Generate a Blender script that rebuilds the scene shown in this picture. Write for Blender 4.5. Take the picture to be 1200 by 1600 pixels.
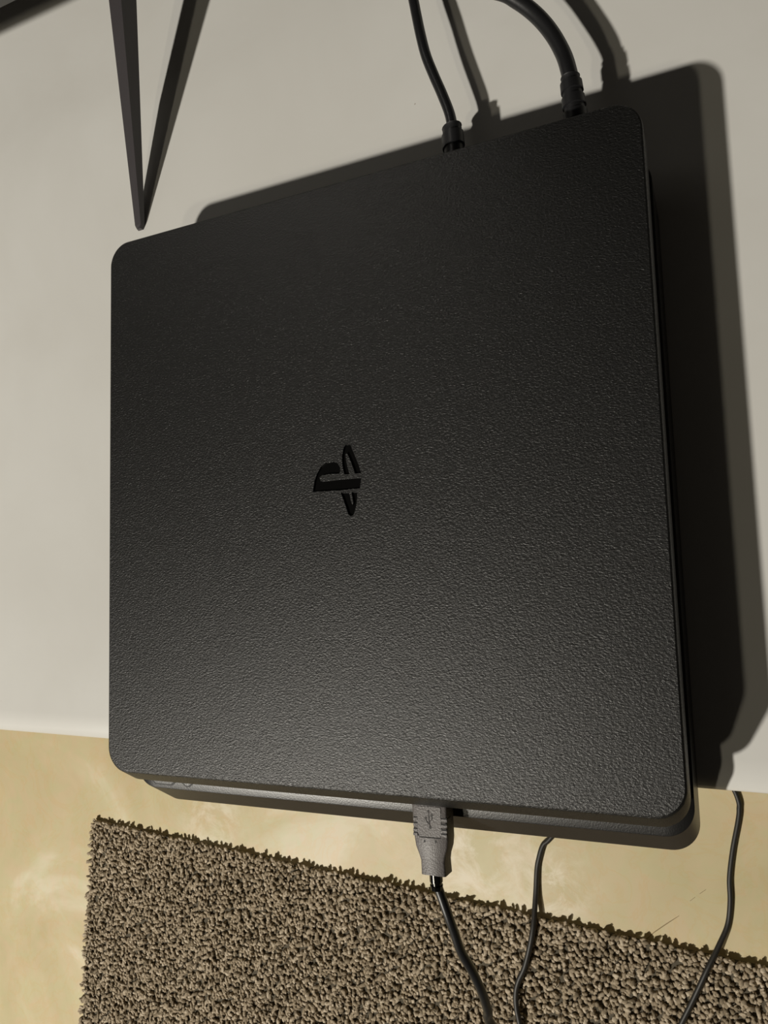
import bpy, bmesh, math, random
import numpy as np
from mathutils import Vector, Matrix

for o in list(bpy.data.objects):
    bpy.data.objects.remove(o, do_unlink=True)
scene = bpy.context.scene
COL = scene.collection
rnd = random.Random(7)

# ------------------------------------------------------------------ camera
# metres; table top is z = 0, x runs along the table edge, y away from the viewer
FPX = 1246.983
CAM = np.array([0.162210, -0.051534, 0.339093])
_r = np.array([2.97239927, -0.0799565744, -0.671386886])
_t = np.linalg.norm(_r); _k = _r / _t
_K = np.array([[0, -_k[2], _k[1]], [_k[2], 0, -_k[0]], [-_k[1], _k[0], 0]])
ROT = np.eye(3) + math.sin(_t) * _K + (1 - math.cos(_t)) * _K @ _K      # world -> camera (x right, y down, z ahead)

def un(u, v, z=None, y=None, x=None):
    """point on a horizontal (z) or upright (y or x) plane seen at pixel u, v"""
    d = ROT.T @ np.array([(u - 600) / FPX, (v - 800) / FPX, 1.0])
    if z is not None: t = (z - CAM[2]) / d[2]
    elif y is not None: t = (y - CAM[1]) / d[1]
    else: t = (x - CAM[0]) / d[0]
    return Vector(CAM + t * d)

cd = bpy.data.cameras.new('camera')
cam = bpy.data.objects.new('camera', cd); COL.objects.link(cam)
cd.sensor_fit = 'HORIZONTAL'; cd.sensor_width = 36; cd.lens = FPX / 1200 * 36
cd.clip_start = 0.01; cd.clip_end = 50
M3 = Matrix([list(ROT[0]), list(-ROT[1]), list(-ROT[2])]).transposed()
cam.matrix_world = Matrix.Translation(Vector(CAM)) @ M3.to_4x4()
scene.camera = cam

# ------------------------------------------------------------------ light
w = bpy.data.worlds.new('world'); scene.world = w; w.use_nodes = True
w.node_tree.nodes['Background'].inputs[0].default_value = (1.0, 0.86, 0.7, 1)
w.node_tree.nodes['Background'].inputs[1].default_value = 0.012

def lamp(name, loc, power, radius, col):
    l = bpy.data.lights.new(name, 'POINT'); l.energy = power; l.shadow_soft_size = radius; l.color = col
    o = bpy.data.objects.new(name, l); o.location = loc; COL.objects.link(o); return o
# two bulbs at ceiling height (2.55 m above the floor), front left of the table: their positions follow from
# the double shadow of the console lid on the table
lamp('ceiling_lamp_offscreen', (-1.40, -1.60, 2.10), 305, 0.06, (1.0, 0.945, 0.845))
lamp('second_ceiling_lamp_offscreen', (-0.92, -1.76, 2.10), 27, 0.06, (1.0, 0.90, 0.70))

scene.view_settings.view_transform = 'Standard'
scene.view_settings.look = 'None'
scene.view_settings.exposure = 0.0
scene.view_settings.gamma = 1.0
scene.view_settings.use_curve_mapping = False

# ------------------------------------------------------------------ helpers
def new_mat(name):
    m = bpy.data.materials.new(name); m.use_nodes = True
    nt = m.node_tree; b = nt.nodes['Principled BSDF']
    return m, nt, b

def N(nt, kind, **kw):
    n = nt.nodes.new(kind)
    for k, v in kw.items():
        if k.startswith('i_'):
            n.inputs[k[2:].replace('_', ' ')].default_value = v
        else: setattr(n, k, v)
    return n

def ramp(nt, fac, stops):
    r = nt.nodes.new('ShaderNodeValToRGB'); e = r.color_ramp.elements
    while len(e) < len(stops): e.new(0.5)
    for q, (p, c) in zip(e, stops):
        q.position = p; q.color = (*c, 1)
    nt.links.new(fac, r.inputs[0]); return r.outputs[0]

def obj_coords(nt):
    return nt.nodes.new('ShaderNodeTexCoord').outputs['Object']

def noise(nt, co, scale, detail=2, rough=0.5, dist=0.0):
    n = N(nt, 'ShaderNodeTexNoise', i_Scale=scale, i_Detail=detail, i_Roughness=rough, i_Distortion=dist)
    nt.links.new(co, n.inputs['Vector']); return n.outputs['Fac']

def bump(nt, b, h, strength, dist):
    n = N(nt, 'ShaderNodeBump', i_Strength=strength, i_Distance=dist)
    nt.links.new(h, n.inputs['Height']); nt.links.new(n.outputs[0], b.inputs['Normal'])

def plastic(name, col, rough, grain=None, strength=0.4, dist=0.0002, spec=0.5):
    m, nt, b = new_mat(name)
    b.inputs['Base Color'].default_value = (*col, 1)
    b.inputs['Roughness'].default_value = rough
    b.inputs['Specular IOR Level'].default_value = spec
    if grain:
        co = obj_coords(nt)
        h = noise(nt, co, grain, 2, 0.6)
        bump(nt, b, h, strength, dist)
    return m

def link(name, me, mat=None, parent=None):
    o = bpy.data.objects.new(name, me); COL.objects.link(o)
    if mat: me.materials.append(mat)
    if parent: o.parent = parent
    return o

def obj(name, bm, mat=None, parent=None, smooth=None):
    me = bpy.data.meshes.new(name)
    bmesh.ops.recalc_face_normals(bm, faces=bm.faces)
    bm.to_mesh(me); bm.free()
    o = link(name, me, mat, parent)
    if smooth is not None:
        me.set_sharp_from_angle(angle=math.radians(smooth))
        for p in me.polygons: p.use_smooth = True
    return o

def tag(o, label=None, cat=None, group=None, kind=None):
    for k, v in (('label', label), ('category', cat), ('group', group), ('kind', kind)):
        if v: o[k] = v
    return o

def empty(name, loc=(0, 0, 0)):
    o = bpy.data.objects.new(name, None); COL.objects.link(o); o.location = loc
    o.empty_display_size = 0.02
    return o

def under(parent, *objs):
    """parent objects whose meshes are in world coordinates"""
    inv = Matrix.Translation(parent.location).inverted()
    for o in objs:
        o.parent = parent; o.matrix_parent_inverse = inv
    return objs[0]

def rring(x0, x1, y0, y1, r, z, n=10):
    """rounded rectangle, counter-clockwise"""
    pts = []
    for cx, cy, a0 in ((x1 - r, y1 - r, 0), (x0 + r, y1 - r, 90), (x0 + r, y0 + r, 180), (x1 - r, y0 + r, 270)):
        for i in range(n + 1):
            a = math.radians(a0 + 90 * i / n)
            pts.append(Vector((cx + r * math.cos(a), cy + r * math.sin(a), z)))
    return pts

def loft(bm, rings, cap=True, closed=True):
    vs = [[bm.verts.new(p) for p in r] for r in rings]
    n = len(rings[0])
    for a, b in zip(vs, vs[1:]):
        for i in range(n if closed else n - 1):
            j = (i + 1) % n
            bm.faces.new((a[i], a[j], b[j], b[i]))
    if cap:
        bm.faces.new(list(reversed(vs[0]))); bm.faces.new(vs[-1])
    return vs

def prism(bm, pts, z0, z1):
    loft(bm, [[Vector((p[0], p[1], z0)) for p in pts], [Vector((p[0], p[1], z1)) for p in pts]])

def box(bm, x0, x1, y0, y1, z0, z1):
    prism(bm, [(x0, y0), (x1, y0), (x1, y1), (x0, y1)], z0, z1)

def spline(pts, per=10):
    """Catmull-Rom through the points"""
    P = [Vector(p) for p in pts]
    P = [P[0] * 2 - P[1]] + P + [P[-1] * 2 - P[-2]]
    out = []
    for i in range(1, len(P) - 2):
        a, b, c, d = P[i - 1:i + 3]
        for k in range(per):
            t = k / per
            out.append(0.5 * (2 * b + (c - a) * t + (2 * a - 5 * b + 4 * c - d) * t * t + (3 * b - a - 3 * c + d) * t ** 3))
    out.append(P[-2].copy()); return out

def tube(bm, path, rad, n=12, flat=1.0):
    """tube along a path; rad is a number or one radius for each point"""
    R = [rad] * len(path) if not hasattr(rad, '__len__') else rad
    t = (path[1] - path[0]).normalized()
    u = t.orthogonal().normalized()
    rings = []
    for i, p in enumerate(path):
        t2 = (path[min(i + 1, len(path) - 1)] - path[max(i - 1, 0)]).normalized()
        u = (u - t2 * u.dot(t2)).normalized(); v = t2.cross(u)
        rings.append([p + R[i] * (math.cos(2 * math.pi * k / n) * u + flat * math.sin(2 * math.pi * k / n) * v) for k in range(n)])
    loft(bm, rings)

# ------------------------------------------------------------------ materials
m_lid = plastic('lid_plastic', (0.0030, 0.0030, 0.0027), 0.44, spec=0.68)
def grain_lid(m):
    nt = m.node_tree; b = nt.nodes['Principled BSDF']; co = obj_coords(nt)
    mp = N(nt, 'ShaderNodeMapping'); mp.inputs['Rotation'].default_value = (0, 0, math.radians(-28)); mp.inputs['Scale'].default_value = (0.75, 1.25, 1)
    nt.links.new(co, mp.inputs[0])
    h = noise(nt, mp.outputs[0], 1150, 2, 0.62, 0.5)
    bump(nt, b, h, 0.62, 0.00036)
grain_lid(m_lid)
m_shell = plastic('shell_plastic', (0.010, 0.0097, 0.0094), 0.36, 1500, 0.3, 0.0002)
m_core = plastic('core_plastic', (0.008, 0.008, 0.008), 0.5, 1500, 0.2, 0.0002)
m_gloss = plastic('gloss_black', (0.004, 0.004, 0.004), 0.12)
m_dark = plastic('dark_seam', (0.004, 0.004, 0.004), 0.6)
m_plug = plastic('plug_plastic', (0.12, 0.108, 0.104), 0.45, 1300, 0.5, 0.0003)
m_cable = plastic('cable_rubber', (0.012, 0.012, 0.013), 0.38, 700, 0.1, 0.0002)
m_cord = plastic('cord_rubber', (0.022, 0.020, 0.017), 0.5, 500, 0.1, 0.0002)
m_boot = plastic('boot_rubber', (0.010, 0.010, 0.011), 0.5, 900, 0.2, 0.0002)
m_leg = plastic('television_leg_plastic', (0.040, 0.035, 0.038), 0.4, 1200, 0.25, 0.0002)
m_bezel = plastic('bezel_plastic', (0.055, 0.055, 0.052), 0.45, 1200, 0.2, 0.0002)
m_glass = plastic('screen_glass', (0.012, 0.012, 0.013), 0.22, spec=0.9)
m_metal, _nt, _b = new_mat('plug_metal'); _b.inputs['Metallic'].default_value = 1
_b.inputs['Base Color'].default_value = (0.6, 0.6, 0.6, 1); _b.inputs['Roughness'].default_value = 0.25

def make_table_mat():
    m, nt, b = new_mat('table_laminate')
    co = obj_coords(nt)
    f = noise(nt, co, 9, 4, 0.6, 0.4)
    c = ramp(nt, f, [(0.3, (0.68, 0.67, 0.635)), (0.7, (0.73, 0.725, 0.695))])
    sp = noise(nt, co, 260, 2, 0.5)
    s = ramp(nt, sp, [(0.80, (1, 1, 1)), (0.84, (0.55, 0.5, 0.45))])
    mx = N(nt, 'ShaderNodeMix', data_type='RGBA', blend_type='MULTIPLY'); mx.inputs[0].default_value = 1
    nt.links.new(c, mx.inputs[6]); nt.links.new(s, mx.inputs[7])
    nt.links.new(mx.outputs[2], b.inputs['Base Color'])
    b.inputs['Roughness'].default_value = 0.42
    b.inputs['Specular IOR Level'].default_value = 0.35
    bump(nt, b, noise(nt, co, 240, 2), 0.08, 0.0003)
    return m
m_table = make_table_mat()

def make_floor_mat():
    m, nt, b = new_mat('floor_stone')
    co = obj_coords(nt)
    big = noise(nt, co, 5.5, 5, 0.58, 0.7)
    c = ramp(nt, big, [(0.30, (0.59, 0.50, 0.305)), (0.46, (0.645, 0.55, 0.35)), (0.56, (0.68, 0.59, 0.39)), (0.66, (0.78, 0.71, 0.54))])
    v = noise(nt, co, 14, 6, 0.6, 2.2)
    vv = ramp(nt, v, [(0.50, (1, 1, 1)), (0.535, (1.0, 0.95, 0.87)), (0.58, (1, 1, 1))])
    mx = N(nt, 'ShaderNodeMix', data_type='RGBA', blend_type='MULTIPLY'); mx.inputs[0].default_value = 0.8
    nt.links.new(c, mx.inputs[6]); nt.links.new(vv, mx.inputs[7])
    tint = ramp(nt, noise(nt, co, 30, 3, 0.6, 1.0), [(0.35, (0.95, 1.0, 0.93)), (0.65, (1.03, 0.975, 0.965))])
    m2 = N(nt, 'ShaderNodeMix', data_type='RGBA', blend_type='MULTIPLY'); m2.inputs[0].default_value = 0.8
    nt.links.new(mx.outputs[2], m2.inputs[6]); nt.links.new(tint, m2.inputs[7])
    col = m2.outputs[2]
    # worn whitish patches in the finish
    for (u, v_, rad, sc) in ((740, 1335, 0.11, 30), (860, 1385, 0.06, 40), (330, 1285, 0.07, 26)):
        p = un(u, v_, z=-0.45)
        d = N(nt, 'ShaderNodeVectorMath', operation='DISTANCE'); nt.links.new(co, d.inputs[0]); d.inputs[1].default_value = p
        mk = N(nt, 'ShaderNodeMapRange', interpolation_type='SMOOTHSTEP'); nt.links.new(d.outputs['Value'], mk.inputs[0])
        for k, q in ((1, 0.0), (2, rad), (3, 1.0), (4, 0.0)): mk.inputs[k].default_value = q
        f = ramp(nt, noise(nt, co, sc, 7, 0.68, 0.45), [(0.44, (0, 0, 0)), (0.62, (0.85, 0.85, 0.85))])
        mm = N(nt, 'ShaderNodeMath', operation='MULTIPLY'); nt.links.new(mk.outputs[0], mm.inputs[0]); nt.links.new(f, mm.inputs[1])
        m3 = N(nt, 'ShaderNodeMix', data_type='RGBA'); nt.links.new(mm.outputs[0], m3.inputs[0])
        nt.links.new(col, m3.inputs[6]); m3.inputs[7].default_value = (0.86, 0.79, 0.64, 1)
        col = m3.outputs[2]
    nt.links.new(col, b.inputs['Base Color'])
    b.inputs['Roughness'].default_value = 0.45
    b.inputs['Specular IOR Level'].default_value = 0.3
    bump(nt, b, noise(nt, co, 60, 4), 0.05, 0.002)
    return m
m_floor = make_floor_mat()

def make_pile_mat():
    m, nt, b = new_mat('rug_yarn')
    g = nt.nodes.new('ShaderNodeNewGeometry')
    c = ramp(nt, g.outputs['Random Per Island'], [(0.0, (0.20, 0.160, 0.108)), (0.3, (0.35, 0.283, 0.198)), (0.7, (0.43, 0.353, 0.255)), (1.0, (0.60, 0.51, 0.39))])
    nt.links.new(c, b.inputs['Base Color'])
    b.inputs['Roughness'].default_value = 0.9; b.inputs['Specular IOR Level'].default_value = 0.15
    return m
m_pile = make_pile_mat()
m_back = plastic('rug_backing', (0.10, 0.085, 0.06), 0.95, 400, 0.5, 0.001)

# ------------------------------------------------------------------ floor
FZ = -0.45
bm = bmesh.new(); box(bm, -3.0, 3.0, -3.2, 3.0, FZ - 0.05, FZ)
floor = tag(obj('floor', bm, m_floor), 'beige mottled stone-look floor', None, None, 'structure')
m_scr = plastic('scratch_dirt', (0.33, 0.25, 0.14), 0.8)
for ln in (((1002, 1474), (1022, 1457), (1041, 1444), (1061, 1431)), ((1078, 1408), (1086, 1402)), ((1093, 1397), (1103, 1390))):
    bm = bmesh.new(); P = [un(u, v, z=FZ + .00015) for u, v in ln]
    tube(bm, P, [.0002] + [.0005] * (len(P) - 2) + [.0002], 6, 0.3)
    obj('scratch', bm, m_scr, floor)

# ------------------------------------------------------------------ rug
rc = un(140, 1278, z=FZ + 0.008)
ang = math.radians(-3.9)
RW, RD = 1.35, 0.80                      # rug runs right (+a) and towards the viewer (-b)
rug = empty('shaggy_rug', (rc.x, rc.y, FZ)); rug.rotation_euler = (0, 0, ang)
tag(rug, 'grey-brown flecked shaggy rug lying on the beige floor', 'rug')
bm = bmesh.new(); loft(bm, [rring(0.004, RW - 0.004, -RD + 0.004, -0.004, 0.012, 0.0, 4), rring(0.004, RW - 0.004, -RD + 0.004, -0.004, 0.012, 0.004, 4)])
obj('backing', bm, m_back, rug)

def make_pile():
    rs = np.random.RandomState(3)
    sp = 0.0038
    gx, gy = np.meshgrid(np.arange(0.003, RW - 0.002, sp), np.arange(-RD + 0.003, -0.002, sp))
    x = gx.ravel(); y = gy.ravel(); n = len(x)
    x = x + rs.uniform(-.0022, .0022, n); y = y + rs.uniform(-.0022, .0022, n)
    SEG, SID = 3, 4
    h = rs.uniform(.0055, .0075, n)
    az = rs.uniform(0, 2 * np.pi, n); x = np.clip(x, .004, RW - .004); y = np.clip(y, -RD + .004, -.004); lean = rs.uniform(.0005, .0040, n)
    az2 = az + rs.uniform(-1.6, 1.6, n); curl = rs.uniform(.0, .0030, n)
    r = rs.uniform(.0018, .0026, n)
    V = np.zeros((n, SEG + 1, SID, 3))
    for s in range(SEG + 1):
        t = s / SEG
        cx = x + lean * np.cos(az) * t + curl * np.cos(az2) * t * t
        cy = y + lean * np.sin(az) * t + curl * np.sin(az2) * t * t
        cz = .003 + h * (t - 0.22 * t * t)
        rr = r * (0.8, 1.0, 1.1, 0.6)[s]
        for k in range(SID):
            a = 2 * np.pi * k / SID + s * 0.6
            V[:, s, k, 0] = cx + rr * math.cos(a); V[:, s, k, 1] = cy + rr * math.sin(a); V[:, s, k, 2] = cz
    per = (SEG + 1) * SID
    faces = []
    for s in range(SEG):
        for k in range(SID):
            j = (k + 1) % SID
            faces.append((s * SID + k, s * SID + j, (s + 1) * SID + j, (s + 1) * SID + k))
    faces.append(tuple(SEG * SID + k for k in range(SID)))
    F = np.array(faces)
    A = (F[None] + (np.arange(n) * per)[:, None, None]).reshape(-1, 4)
    me = bpy.data.meshes.new('pile')
    me.vertices.add(n * per); me.vertices.foreach_set('co', V.reshape(-1).astype(np.float32))
    me.loops.add(A.size); me.loops.foreach_set('vertex_index', A.reshape(-1).astype(np.int32))
    me.polygons.add(len(A)); me.polygons.foreach_set('loop_start', (np.arange(len(A)) * 4).astype(np.int32))
    me.polygons.foreach_set('use_smooth', np.ones(len(A), bool))
    me.update(calc_edges=True)
    return me
tag(link('pile', make_pile(), m_pile, rug), kind='stuff')

# ------------------------------------------------------------------ table
TA = math.radians(-0.76)                 # the table edge is turned a little against the console
EDGE = -0.1293
TX0, TX1, TD, TH = -0.75, 0.85, 0.62, 0.022
table = empty('white_table', (0, EDGE, FZ)); table.rotation_euler = (0, 0, TA)
tag(table, 'white laminate table carrying the console and the television', 'table')
TZ = -FZ
def top_profile():
    # front lip: a gentle roll-over, then the small rounded front face
    p = [(TD, TZ), (0.013, TZ), (0.009, TZ - 0.0003), (0.005, TZ - 0.0010), (0.002, TZ - 0.0020), (0.0006, TZ - 0.0032), (0.0, TZ - 0.005),
         (0.0, TZ - TH + 0.003), (0.002, TZ - TH), (TD, TZ - TH)]
    return p
bm = bmesh.new()
loft(bm, [[Vector((x, a, b)) for a, b in top_profile()] for x in (TX0, TX1)])
obj('table_top', bm, m_table, table, 40)
for lx in (TX0 + 0.05, TX1 - 0.10):
    for ly in (0.10, TD - 0.09):
        bm = bmesh.new()
        loft(bm, [rring(lx + .008, lx + .042, ly + .008, ly + .042, .006, 0.0, 4), rring(lx, lx + .05, ly, ly + .05, .006, TZ - TH, 4)])
        obj('leg', bm, m_table, table, 30)
bm = bmesh.new()
box(bm, TX0 + 0.08, TX1 - 0.08, TD - 0.08, TD - 0.06, TZ - TH - 0.07, TZ - TH)
obj('apron', bm, m_table, table)

# ------------------------------------------------------------------ game console
HW, H, SL = 0.1325, 0.039, 0.564         # half width, height, lean of the front and back per height
def Y0(z): return -HW - (H - z) * SL     # front plane
def Y1(z): return HW - (H - z) * SL      # back plane
def cring(z, inset, r=0.0115, n=12):
    return rring(-HW + inset, HW - inset, Y0(z) + inset, Y1(z) - inset, max(r - inset, 0.002), z, n)
con = empty('game_console', (0, -0.011, 0))
tag(con, 'flat square black game console with grained lid on the white table', 'game console')
ZL, ZG = 0.0290, 0.0185                  # underside of the lid, top of the lower shell
bm = bmesh.new()
loft(bm, [cring(ZL, 0.0006), cring(ZL + 0.0006, 0.0), cring(H - 0.0008, 0.0), cring(H - 0.0003, 0.00025), cring(H, 0.0009), cring(H, 0.0025)])
lid = obj('lid', bm, m_lid, None, 40)

# emblem outlines (pixels of the logo on the lid)
def lg(pts): return [un(460 + a / 7.5, 660 + b / 7.5, z=H)[:2] for a, b in pts]
P_OUT = lg([(215, 815), (235, 690), (262, 607), (305, 527), (370, 472), (440, 455), (505, 478), (538, 530), (537, 580), (522, 602), (400, 606),
            (322, 622), (292, 645), (308, 690), (500, 668), (640, 655), (785, 645), (768, 772), (540, 795)])
S_UP = lg([(583, 608), (562, 510), (556, 400), (575, 300), (600, 262), (632, 252), (660, 270), (690, 350), (725, 430), (755, 505), (782, 598),
           (710, 602), (690, 540), (668, 480), (640, 410), (615, 360), (598, 372), (605, 440), (622, 525), (645, 606)])
S_LO = lg([(542, 826), (575, 910), (605, 995), (632, 1080), (662, 1100), (692, 1085), (715, 1020), (732, 930), (738, 816), (668, 820),
           (680, 880), (690, 945), (680, 970), (660, 910), (642, 824)])
emb = []
for nm, pts in (('emblem_letter', P_OUT), ('emblem_ribbon', S_UP), ('emblem_ribbon', S_LO)):
    bm = bmesh.new(); prism(bm, pts, H - 0.0011, H + 0.002)
    bmesh.ops.recalc_face_normals(bm, faces=bm.faces)
    me = bpy.data.meshes.new('cut'); bm.to_mesh(me); bm.free()
    cut = link('cut', me)
    md = lid.modifiers.new('b', 'BOOLEAN'); md.operation = 'DIFFERENCE'; md.solver = 'EXACT'; md.object = cut
    dg = bpy.context.evaluated_depsgraph_get()
    nm2 = bpy.data.meshes.new_from_object(lid.evaluated_get(dg))
    lid.modifiers.clear(); lid.data = nm2
    bpy.data.objects.remove(cut, do_unlink=True)
    bm = bmesh.new(); prism(bm, pts, H - 0.0016, H - 0.0009)
    emb.append(obj(nm, bm, m_gloss))
if not lid.data.materials: lid.data.materials.append(m_lid)
for p in lid.data.polygons:
    if p.normal.z > 0.9999: p.use_smooth = False
under(con, lid)
for pl in (((308, 684), (500, 662), (640, 649), (782, 640)), ((535, 632), (600, 614), (780, 600)), ((230, 822), (540, 802), (768, 780)), ((545, 812), (660, 806), (735, 801))):
    bm = bmesh.new(); tube(bm, [un(460 + a / 7.5, 660 + b / 7.5, z=H - .00008) for a, b in pl], .00022, 6)
    r_ = obj('emblem_glint_bead', bm, m_shell); emb.append(r_)  # thin bead added along the recess edges to catch a glint
for e in emb: under(con, e); e['label'] = 'piece of glossy black inset emblem with added glint beads'

bm = bmesh.new()                          # lower shell: its top slopes up into the gap
loft(bm, [cring(0.0, 0.0010), cring(0.0008, 0.0), cring(ZG - 0.0002, 0.0), cring(ZG, 0.0003), cring(ZG + 0.0014, 0.0080)])
shell = under(con, obj('lower_shell', bm, m_shell, None, 25))

bm = bmesh.new()
loft(bm, [cring(ZG, 0.0072), cring(ZL + 0.001, 0.0072)])
core = under(con, obj('recessed_band', bm, m_core, None, 40))
yc = lambda z: Y0(z) + 0.0072
# disc slot and ports in the recessed band
def on_core(name, x0, x1, z0, z1, mat, out):
    bm = bmesh.new()
    r = []
    for d in (0.002, -out):
        r.append([Vector((x0, yc(z0) + d, z0)), Vector((x1, yc(z0) + d, z0)), Vector((x1, yc(z1) + d, z1)), Vector((x0, yc(z1) + d, z1))])
    loft(bm, r)
    return obj(name, bm, mat)
under(con, on_core('disc_slot', -0.085, 0.010, 0.0248, 0.0270, m_dark, 0.0001))
for px in (-0.105, 0.0309):
    pt = under(con, on_core('usb_port', px - 0.0066, px + 0.0066, 0.0212, 0.0262, m_metal, 0.0003))
# buttons on the sloping ledge
def zled(y): return ZG + 0.0001 + (y - (Y0(ZG) + 0.0003)) * (0.0014 / (0.0077 + 0.0014 * SL))
def ledge_plate(pts, lift):
    bm = bmesh.new()
    loft(bm, [[Vector((a, b, zled(b) - 0.0008)) for a, b in pts], [Vector((a, b, zled(b) + lift)) for a, b in pts]])
    return bm
def button(name, u0, u1, depth, ins):
    a = un(u0, 1224, z=ZG + .0005); b = un(u1, 1227, z=ZG + .0005)
    yf = Y0(ZG) + 0.0016
    def outl(i):
        x0, x1 = a.x + i, b.x - i; y0, y1 = yf + i, yf + depth
        c = min(ins, (x1 - x0) * .35)
        return [(x0, y1), (x0, y0 + c * .7), (x0 + c, y0), (x1 - c, y0), (x1, y0 + c * .7), (x1, y1)]
    rim = under(con, obj(name, ledge_plate(outl(0), 0.00008), m_dark))
    cap = obj('button_cap', ledge_plate(outl(0.0007), 0.00022), m_shell)
    cap.parent = rim
    return rim
button('power_button', 238, 274, 0.0042, 0.002)
button('eject_button', 285, 301, 0.0040, 0.002)
# rear vents under the leaning back
for i in range(24):
    x = -0.118 + i * 0.006
    bm = bmesh.new()
    r = []
    for d in (-0.001, 0.0004):
        r.append([Vector((x, Y1(.004) + d, .004)), Vector((x + .003, Y1(.004) + d, .004)), Vector((x + .003, Y1(.0145) + d, .0145)), Vector((x, Y1(.0145) + d, .0145))])
    loft(bm, r); under(con, obj('vent_slat', bm, m_core))

# ------------------------------------------------------------------ charging cable plugged into the front
usb = empty('usb_cable', (0.031, -0.15, 0.0195))
tag(usb, 'dark grey USB plug and black lead hanging from the console front', 'cable')
PZ0, PZ1 = 0.0193, 0.0276
def pp(*a): return [un(u, v, z=PZ1) for u, v in a]
Lft = pp((643, 1262), (645, 1290), (647, 1310), (649, 1322), (654, 1336), (657, 1345), (658, 1366))
Rgt = pp((697, 1264), (698.5, 1292), (699.5, 1312), (698.5, 1326), (695, 1338), (694, 1348), (696, 1371))
Lft.insert(0, Vector((Lft[0].x, -0.1345, PZ1))); Rgt.insert(0, Vector((Rgt[0].x, -0.1345, PZ1)))
bm = bmesh.new()
rings = []
for a, b in zip(Lft, Rgt):
    y = (a.y + b.y) / 2; x0, x1 = a.x, b.x; c = 0.0008
    rings.append([Vector(q) for q in ((x0 + c, y, PZ1), (x1 - c, y, PZ1), (x1 - c * .3, y, PZ1 - c * .4), (x1, y, PZ1 - c), (x1, y, PZ0 + c), (x1 - c, y, PZ0), (x0 + c, y, PZ0), (x0, y, PZ0 + c), (x0, y, PZ1 - c), (x0 + c * .3, y, PZ1 - c * .4))])
loft(bm, rings)
plug = under(usb, obj('plug', bm, m_plug, None, 35))
def sub(o, parent):                        # sub-part whose mesh is in world coordinates
    o.parent = parent; return o
# raised panel, fork symbol, grip ridges, two dimples
bm = bmesh.new(); prism(bm, [un(u, v, z=PZ1)[:2] for u, v in ((653, 1300), (656, 1306.5), (688, 1309), (690, 1303), (688, 1262), (651.5, 1259))], PZ1 - .0002, PZ1 + .0002)
sub(obj('raised_panel', bm, m_plug), plug)
bm = bmesh.new(); tube(bm, [un(u, v, z=PZ1 + .00012) for u, v in ((652, 1301), (656, 1307.5), (672, 1309), (688, 1310))], .00018, 6)
sub(obj('panel_seam', bm, m_dark), plug)
def stroke(bm, pts, wd=0.00022):
    tube(bm, [un(600 + a / 7.5, 1240 + b / 7.5, z=PZ1 + .00022) for a, b in pts], wd, 6, 0.5)
m_mark = plastic('plug_mark', (0.035, 0.032, 0.03), 0.6)
bm = bmesh.new()
stroke(bm, [(520, 200), (524, 270), (530, 350), (545, 415)])
stroke(bm, [(490, 290), (492, 315), (508, 340), (533, 365)])
stroke(bm, [(558, 260), (562, 300), (550, 318), (530, 330)])
for a, b, q in ((490, 285, .0006), (560, 255, .0006), (543, 395, .0006), (519, 205, .0005)):
    c = un(600 + a / 7.5, 1240 + b / 7.5, z=PZ1)
    prism(bm, [(c.x + q * math.cos(k * math.pi / 5), c.y + q * math.sin(k * math.pi / 5)) for k in range(10)], PZ1, PZ1 + .0003)
sub(obj('fork_symbol', bm, m_mark), plug)
for side, cols in ((0, ((646.5, 652.5), (1278, 1286.5, 1295.5, 1302))), (1, ((689.5, 698), (1281, 1290, 1298.5, 1305)))):
    for v in cols[1]:
        a = un(cols[0][0], v, z=PZ1); b = un(cols[0][1], v + .5, z=PZ1); t = .0007
        if side == 0: a.x -= .0001
        else: b.x += .0001
        bm = bmesh.new(); box(bm, a.x, b.x, a.y - t, a.y + t * .4, PZ1 - .004, PZ1 + .0003)
        sub(obj('grip_ridge', bm, m_plug), plug)
        bm = bmesh.new(); box(bm, a.x + .0001, b.x - .0001, a.y + t * .4, a.y + t * 1.1, PZ1 - .004, PZ1 + .00006)
        sub(obj('grip_slot', bm, m_dark), plug)
for a, b in ((476, 557), (607, 565)):
    c = un(600 + a / 7.5, 1240 + b / 7.5, z=PZ1); bm = bmesh.new()
    prism(bm, [(c.x + .00042 * math.cos(k * math.pi / 4), c.y + .00055 * math.sin(k * math.pi / 4)) for k in range(8)], PZ1 - .0002, PZ1 + .00006)
    sub(obj('dimple', bm, m_dark), plug)
zc = (PZ0 + PZ1) / 2
bm = bmesh.new(); box(bm, 0.0250, 0.0368, -0.1347, -0.1275, zc - .0022, zc + .0022)
under(usb, obj('plug_tongue', bm, m_metal))
a = un(681, 1362, z=zc + .001); b = un(682.5, 1389, z=zc)
pa = [a.lerp(b, t) for t in (0, .55, .58, .72, .75, 1.0)]
bm = bmesh.new(); tube(bm, pa, [.0027, .0027, .0022, .0022, .0027, .0025], 16)
under(usb, obj('strain_relief', bm, m_gloss, None, 40))
pts = [un(u, v, z=z) for u, v, z in ((682, 1380, zc), (688, 1396, .0228), (700, 1430, .0215), (710, 1458, .019), (720, 1486, .016), (738, 1518, .011), (752, 1548, .006), (762, 1578, .0), (769, 1602, -.006))]
e = pts[-1]
pts += [e + Vector(q) for q in ((.012, -.030, -.022), (.035, -.075, -.050), (.085, -.13, -.09), (.17, -.19, -.16), (.27, -.24, -.26), (.36, -.28, -.35))]
pts += [Vector((e.x + .44, e.y - .33, FZ + .0175)), Vector((e.x + .52, e.y - .38, FZ + .0125)), Vector((e.x + .6, e.y - .42, FZ + .0125))]
bm = bmesh.new(); tube(bm, spline(pts, 10), .0020, 12)
under(usb, obj('lead', bm, m_cable, None, 60))

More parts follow.
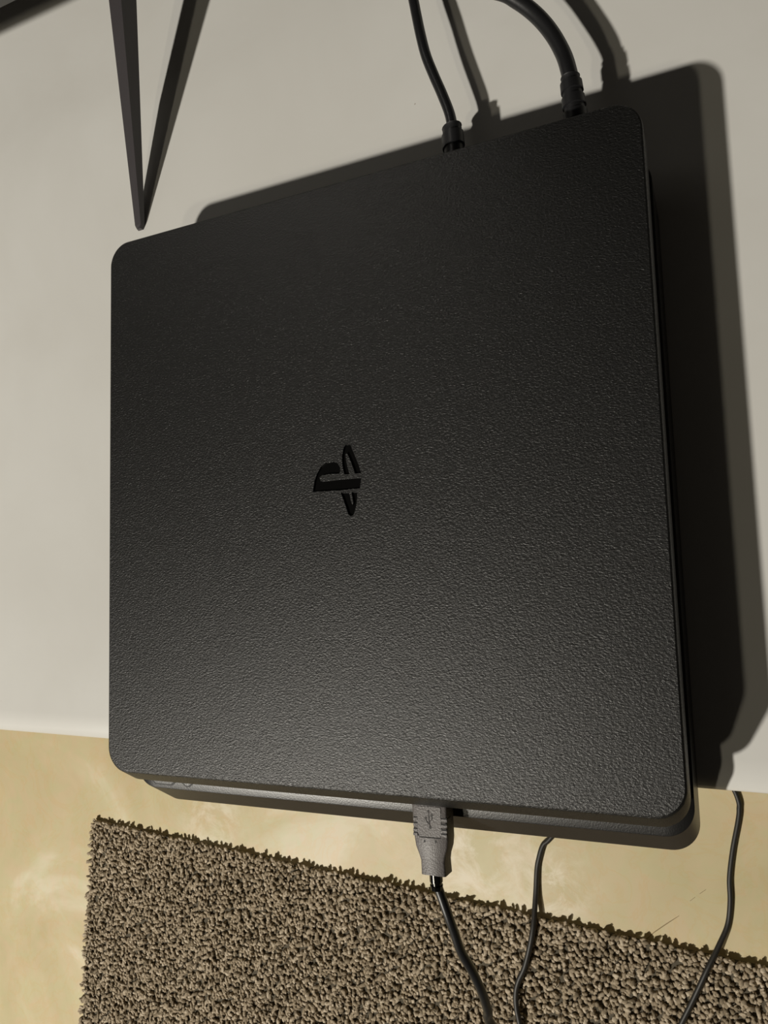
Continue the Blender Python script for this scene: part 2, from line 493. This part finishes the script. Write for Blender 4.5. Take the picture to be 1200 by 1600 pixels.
# ------------------------------------------------------------------ cables at the back
def boot(name, path, radii, parent, flat=1.0):
    bm = bmesh.new(); tube(bm, path, radii, 18, flat)
    return under(parent, obj(name, bm, m_boot, None, 50))
def ribbed(p0, p1, r0, r1, n):
    path, rad = [], []
    for i in range(n):
        for t, k in ((0.0, 1.0), (0.62, 1.0), (0.66, 0.86), (0.96, 0.86)):
            s = (i + t) / n; path.append(p0.lerp(p1, s)); rad.append((r0 + (r1 - r0) * s) * k)
    path.append(p1); rad.append(r1 * 0.9)
    return path, rad

hd = empty('video_cable', (0.047, 0.125, 0.0155))
tag(hd, 'thin black cable with stubby boot behind the console lid edge', 'cable')
p0 = un(710, 245, z=.0155); p0.y = Y1(.0155) - .001; p0.x = .0505; p1 = un(706, 199, z=.0155)
boot('boot', *ribbed(p0, p1, .0062, .0060, 4), hd, 0.8)
pts = [p1 + Vector((.0005, -.006, 0))] + [un(u, v, z=z) for u, v, z in ((704, 183, .0155), (692, 150, .0158), (678, 118, .0165), (666, 88, .0172), (658, 58, .017), (651, 25, .016), (645, -5, .015))]
e = pts[-1]
pts += [e + Vector(q) for q in ((-.006, .03, -.004), (-.012, .07, -.0115), (-.022, .11, -.0115), (-.045, .155, -.008), (-.075, .165, .03), (-.10, .150, .10), (-.115, .125, .15))]
pts += [Vector((pts[-1].x - .002, .332, pts[-1].z + .004))]
hp = pts[-1]
bm = bmesh.new(); tube(bm, spline(pts, 8), .0024, 12)
under(hd, obj('lead', bm, m_cable, None, 60))

bm = bmesh.new(); box(bm, hp.x - .011, hp.x + .011, .3175, .345, hp.z - .006, hp.z + .006)
under(hd, obj('plug', bm, m_boot))

pw = empty('power_cable', (0.103, 0.125, 0.02))
tag(pw, 'thick black cable with long ribbed boot curving behind the console lid', 'cable')
p0 = Vector((.1062, Y1(.02) - .001, .02)); p1 = un(891, 121, z=.0205)
boot('boot', *ribbed(p0, p1, .0058, .0045, 6), pw)
pts = [p1 + Vector((.0007, -.006, 0))] + [un(u, v, z=z) for u, v, z in ((889, 112, .0205), (880, 84, .0195), (862, 52, .019), (838, 24, .020), (808, 1, .022), (775, -14, .024))]
e = pts[-1]
pts += [e + Vector(q) for q in ((-.025, .012, .001), (-.05, .035, -.006), (-.06, .07, -.016), (-.04, .13, -.0206), (0, .2, -.0206), (.02, .262, -.0185), (.0245, .288, -.0200), (.025, .306, -.050), (.025, .314, -.12), (.025, .316, -.3))]
bm = bmesh.new(); tube(bm, spline(pts, 8), .0034, 14)
under(pw, obj('lead', bm, m_cable, None, 60))

# ------------------------------------------------------------------ cords lying on floor and rug
def floor_cord(name, label, px, r, lead_in):
    pts = [Vector(q) for q in lead_in]
    ya = rc.y
    for u, v in px:
        q = un(u, v, z=FZ + r)
        edge = rc.y + math.tan(ang) * (q.x - rc.x)
        t = min(max((edge + 0.03 - q.y) / 0.05, 0), 1); t = t * t * (3 - 2 * t)
        pts.append(un(u, v, z=FZ + r + 0.010 * t))
    d = (pts[-1] - pts[-2]).normalized(); e = pts[-1]
    pts += [e + d * .08, e + d * .16 + Vector((.02, 0, 0)), e + d * .24 + Vector((.05, 0, 0))]
    bm = bmesh.new(); tube(bm, spline(pts, 8), r, 12)
    return tag(obj(name, bm, m_cord, None, 60), label, 'cord')
c2 = [(863, 1306), (849, 1320), (842, 1342), (839, 1361), (837, 1400), (832, 1456), (821, 1507), (810, 1533), (806, 1552), (807, 1575), (812, 1600)]
s = un(863, 1306, z=FZ + .0028)
floor_cord('floor_cord', 'dark cord emerging from beneath the console beside the USB plug, onto rug', c2, .0026,
           [(s.x + .14, s.y + .30, FZ + .0028), (s.x + .09, s.y + .14, FZ + .0028), (s.x + .035, s.y + .045, FZ + .0028)])
c3 = [(1152, 1245), (1155, 1265), (1153, 1285), (1145, 1328), (1140, 1372), (1141, 1408), (1137, 1445), (1123, 1478), (1105, 1515), (1083, 1562), (1064, 1600)]
s = un(1152, 1245, z=FZ + .0026)
floor_cord('floor_cord', 'dark cord coming from beneath the bare table edge across floor onto rug', c3, .0023,
           [(s.x + .02, s.y + .35, FZ + .0026), (s.x - .02, s.y + .15, FZ + .0026), (s.x - .012, s.y + .04, FZ + .0026)])

# ------------------------------------------------------------------ television
TVY, TVZ, TVR, TVW, TVH = 0.2530, 0.077, 0.005, 0.90, 0.52
tv = empty('television', (TVR - TVW / 2, TVY + 0.04, 0))
tag(tv, 'black flat television standing on slim legs behind the console', 'television')
x0, x1 = TVR - TVW, TVR
bm = bmesh.new()
box(bm, x0, x1, TVY + .004, TVY + .014, TVZ, TVZ + TVH)
under(tv, obj('panel', bm, m_bezel))
bm = bmesh.new()
loft(bm, [[Vector((a, TVY + .013, b)) for a, b in ((x0 + .05, TVZ + .002), (x1 - .05, TVZ + .002), (x1 - .05, TVZ + .34), (x0 + .05, TVZ + .34))],
          [Vector((a, TVY + .065, b)) for a, b in ((x0 + .07, TVZ - .020), (x1 - .07, TVZ - .020), (x1 - .07, TVZ + .28), (x0 + .07, TVZ + .28))]])
under(tv, obj('rear_housing', bm, m_bezel))
BW = .0118
for a0, a1, b0, b1 in ((x0, x1, TVZ, TVZ + BW), (x0, x1, TVZ + TVH - .008, TVZ + TVH), (x0, x0 + .008, TVZ + BW, TVZ + TVH - .008), (x1 - .008, x1, TVZ + BW, TVZ + TVH - .008)):
    bm = bmesh.new(); box(bm, a0, a1, TVY, TVY + .005, b0, b1); under(tv, obj('bezel', bm, m_bezel))
bm = bmesh.new(); box(bm, x0 + .007, x1 - .007, TVY + .0015, TVY + .005, TVZ + BW - .001, TVZ + TVH - .007)
under(tv, obj('screen', bm, m_glass))

def tv_leg(dx, sgn):
    """slim wedge-shaped foot bar: lit upper face on the left, dark side face on the right"""
    # sections from the toe to the attachment: centre of the top ridge, width, drop of the side
    front = []
    for t in (0.0, .02, .05, .1, .3, .6, 1.0, 1.45):
        y = .1605 + t * (.2605 - .1605)
        ridge = Vector((-.1452 + t * .0262, y, .0025 + t * .0435))
        wid = .0046 + t * .0040
        drop = .0027 + t * .0085
        if t == 0: wid *= .6; drop = .0025; ridge.x -= .0007
        front.append((ridge, wid, drop))
    bm = bmesh.new(); rings = []
    for ridge, wid, drop in front:
        z = ridge.z
        rings.append([ridge, ridge + Vector((.0004, 0, -drop)), ridge + Vector((-wid - .007 * min(1, z / .03), 0, -min(drop * 1.7, z))), ridge + Vector((-wid, 0, -.0006))])  # unseen lower-left corner pushed out to widen the leg's cast shadow
    for r in rings:
        for k in range(4):
            r[k] = Vector((dx + sgn * (r[k].x), r[k].y, max(r[k].z, 0.0)))
    loft(bm, rings)
    return under(tv, obj('leg', bm, m_leg))
tv_leg(0, 1)
tv_leg(2 * tv.location.x, -1)
# rear struts
for cx, s in ((-.122, 1), (2 * tv.location.x + .122, -1)):
    bm = bmesh.new()
    loft(bm, [[Vector((cx + a, b, c)) for a, b, c in ((-.009, .285, .075), (0, .285, .075), (0, .285, .050), (-.009, .285, .050))],
              [Vector((cx + a, b, c)) for a, b, c in ((-.009, .305, .064), (0, .305, .064), (0, .305, .040), (-.009, .305, .040))],
              [Vector((cx + a - s * .012, b, c)) for a, b, c in ((-.007, .40, .004), (0, .40, .004), (0, .40, .0), (-.007, .40, .0))]])
    under(tv, obj('rear_leg', bm, m_leg))
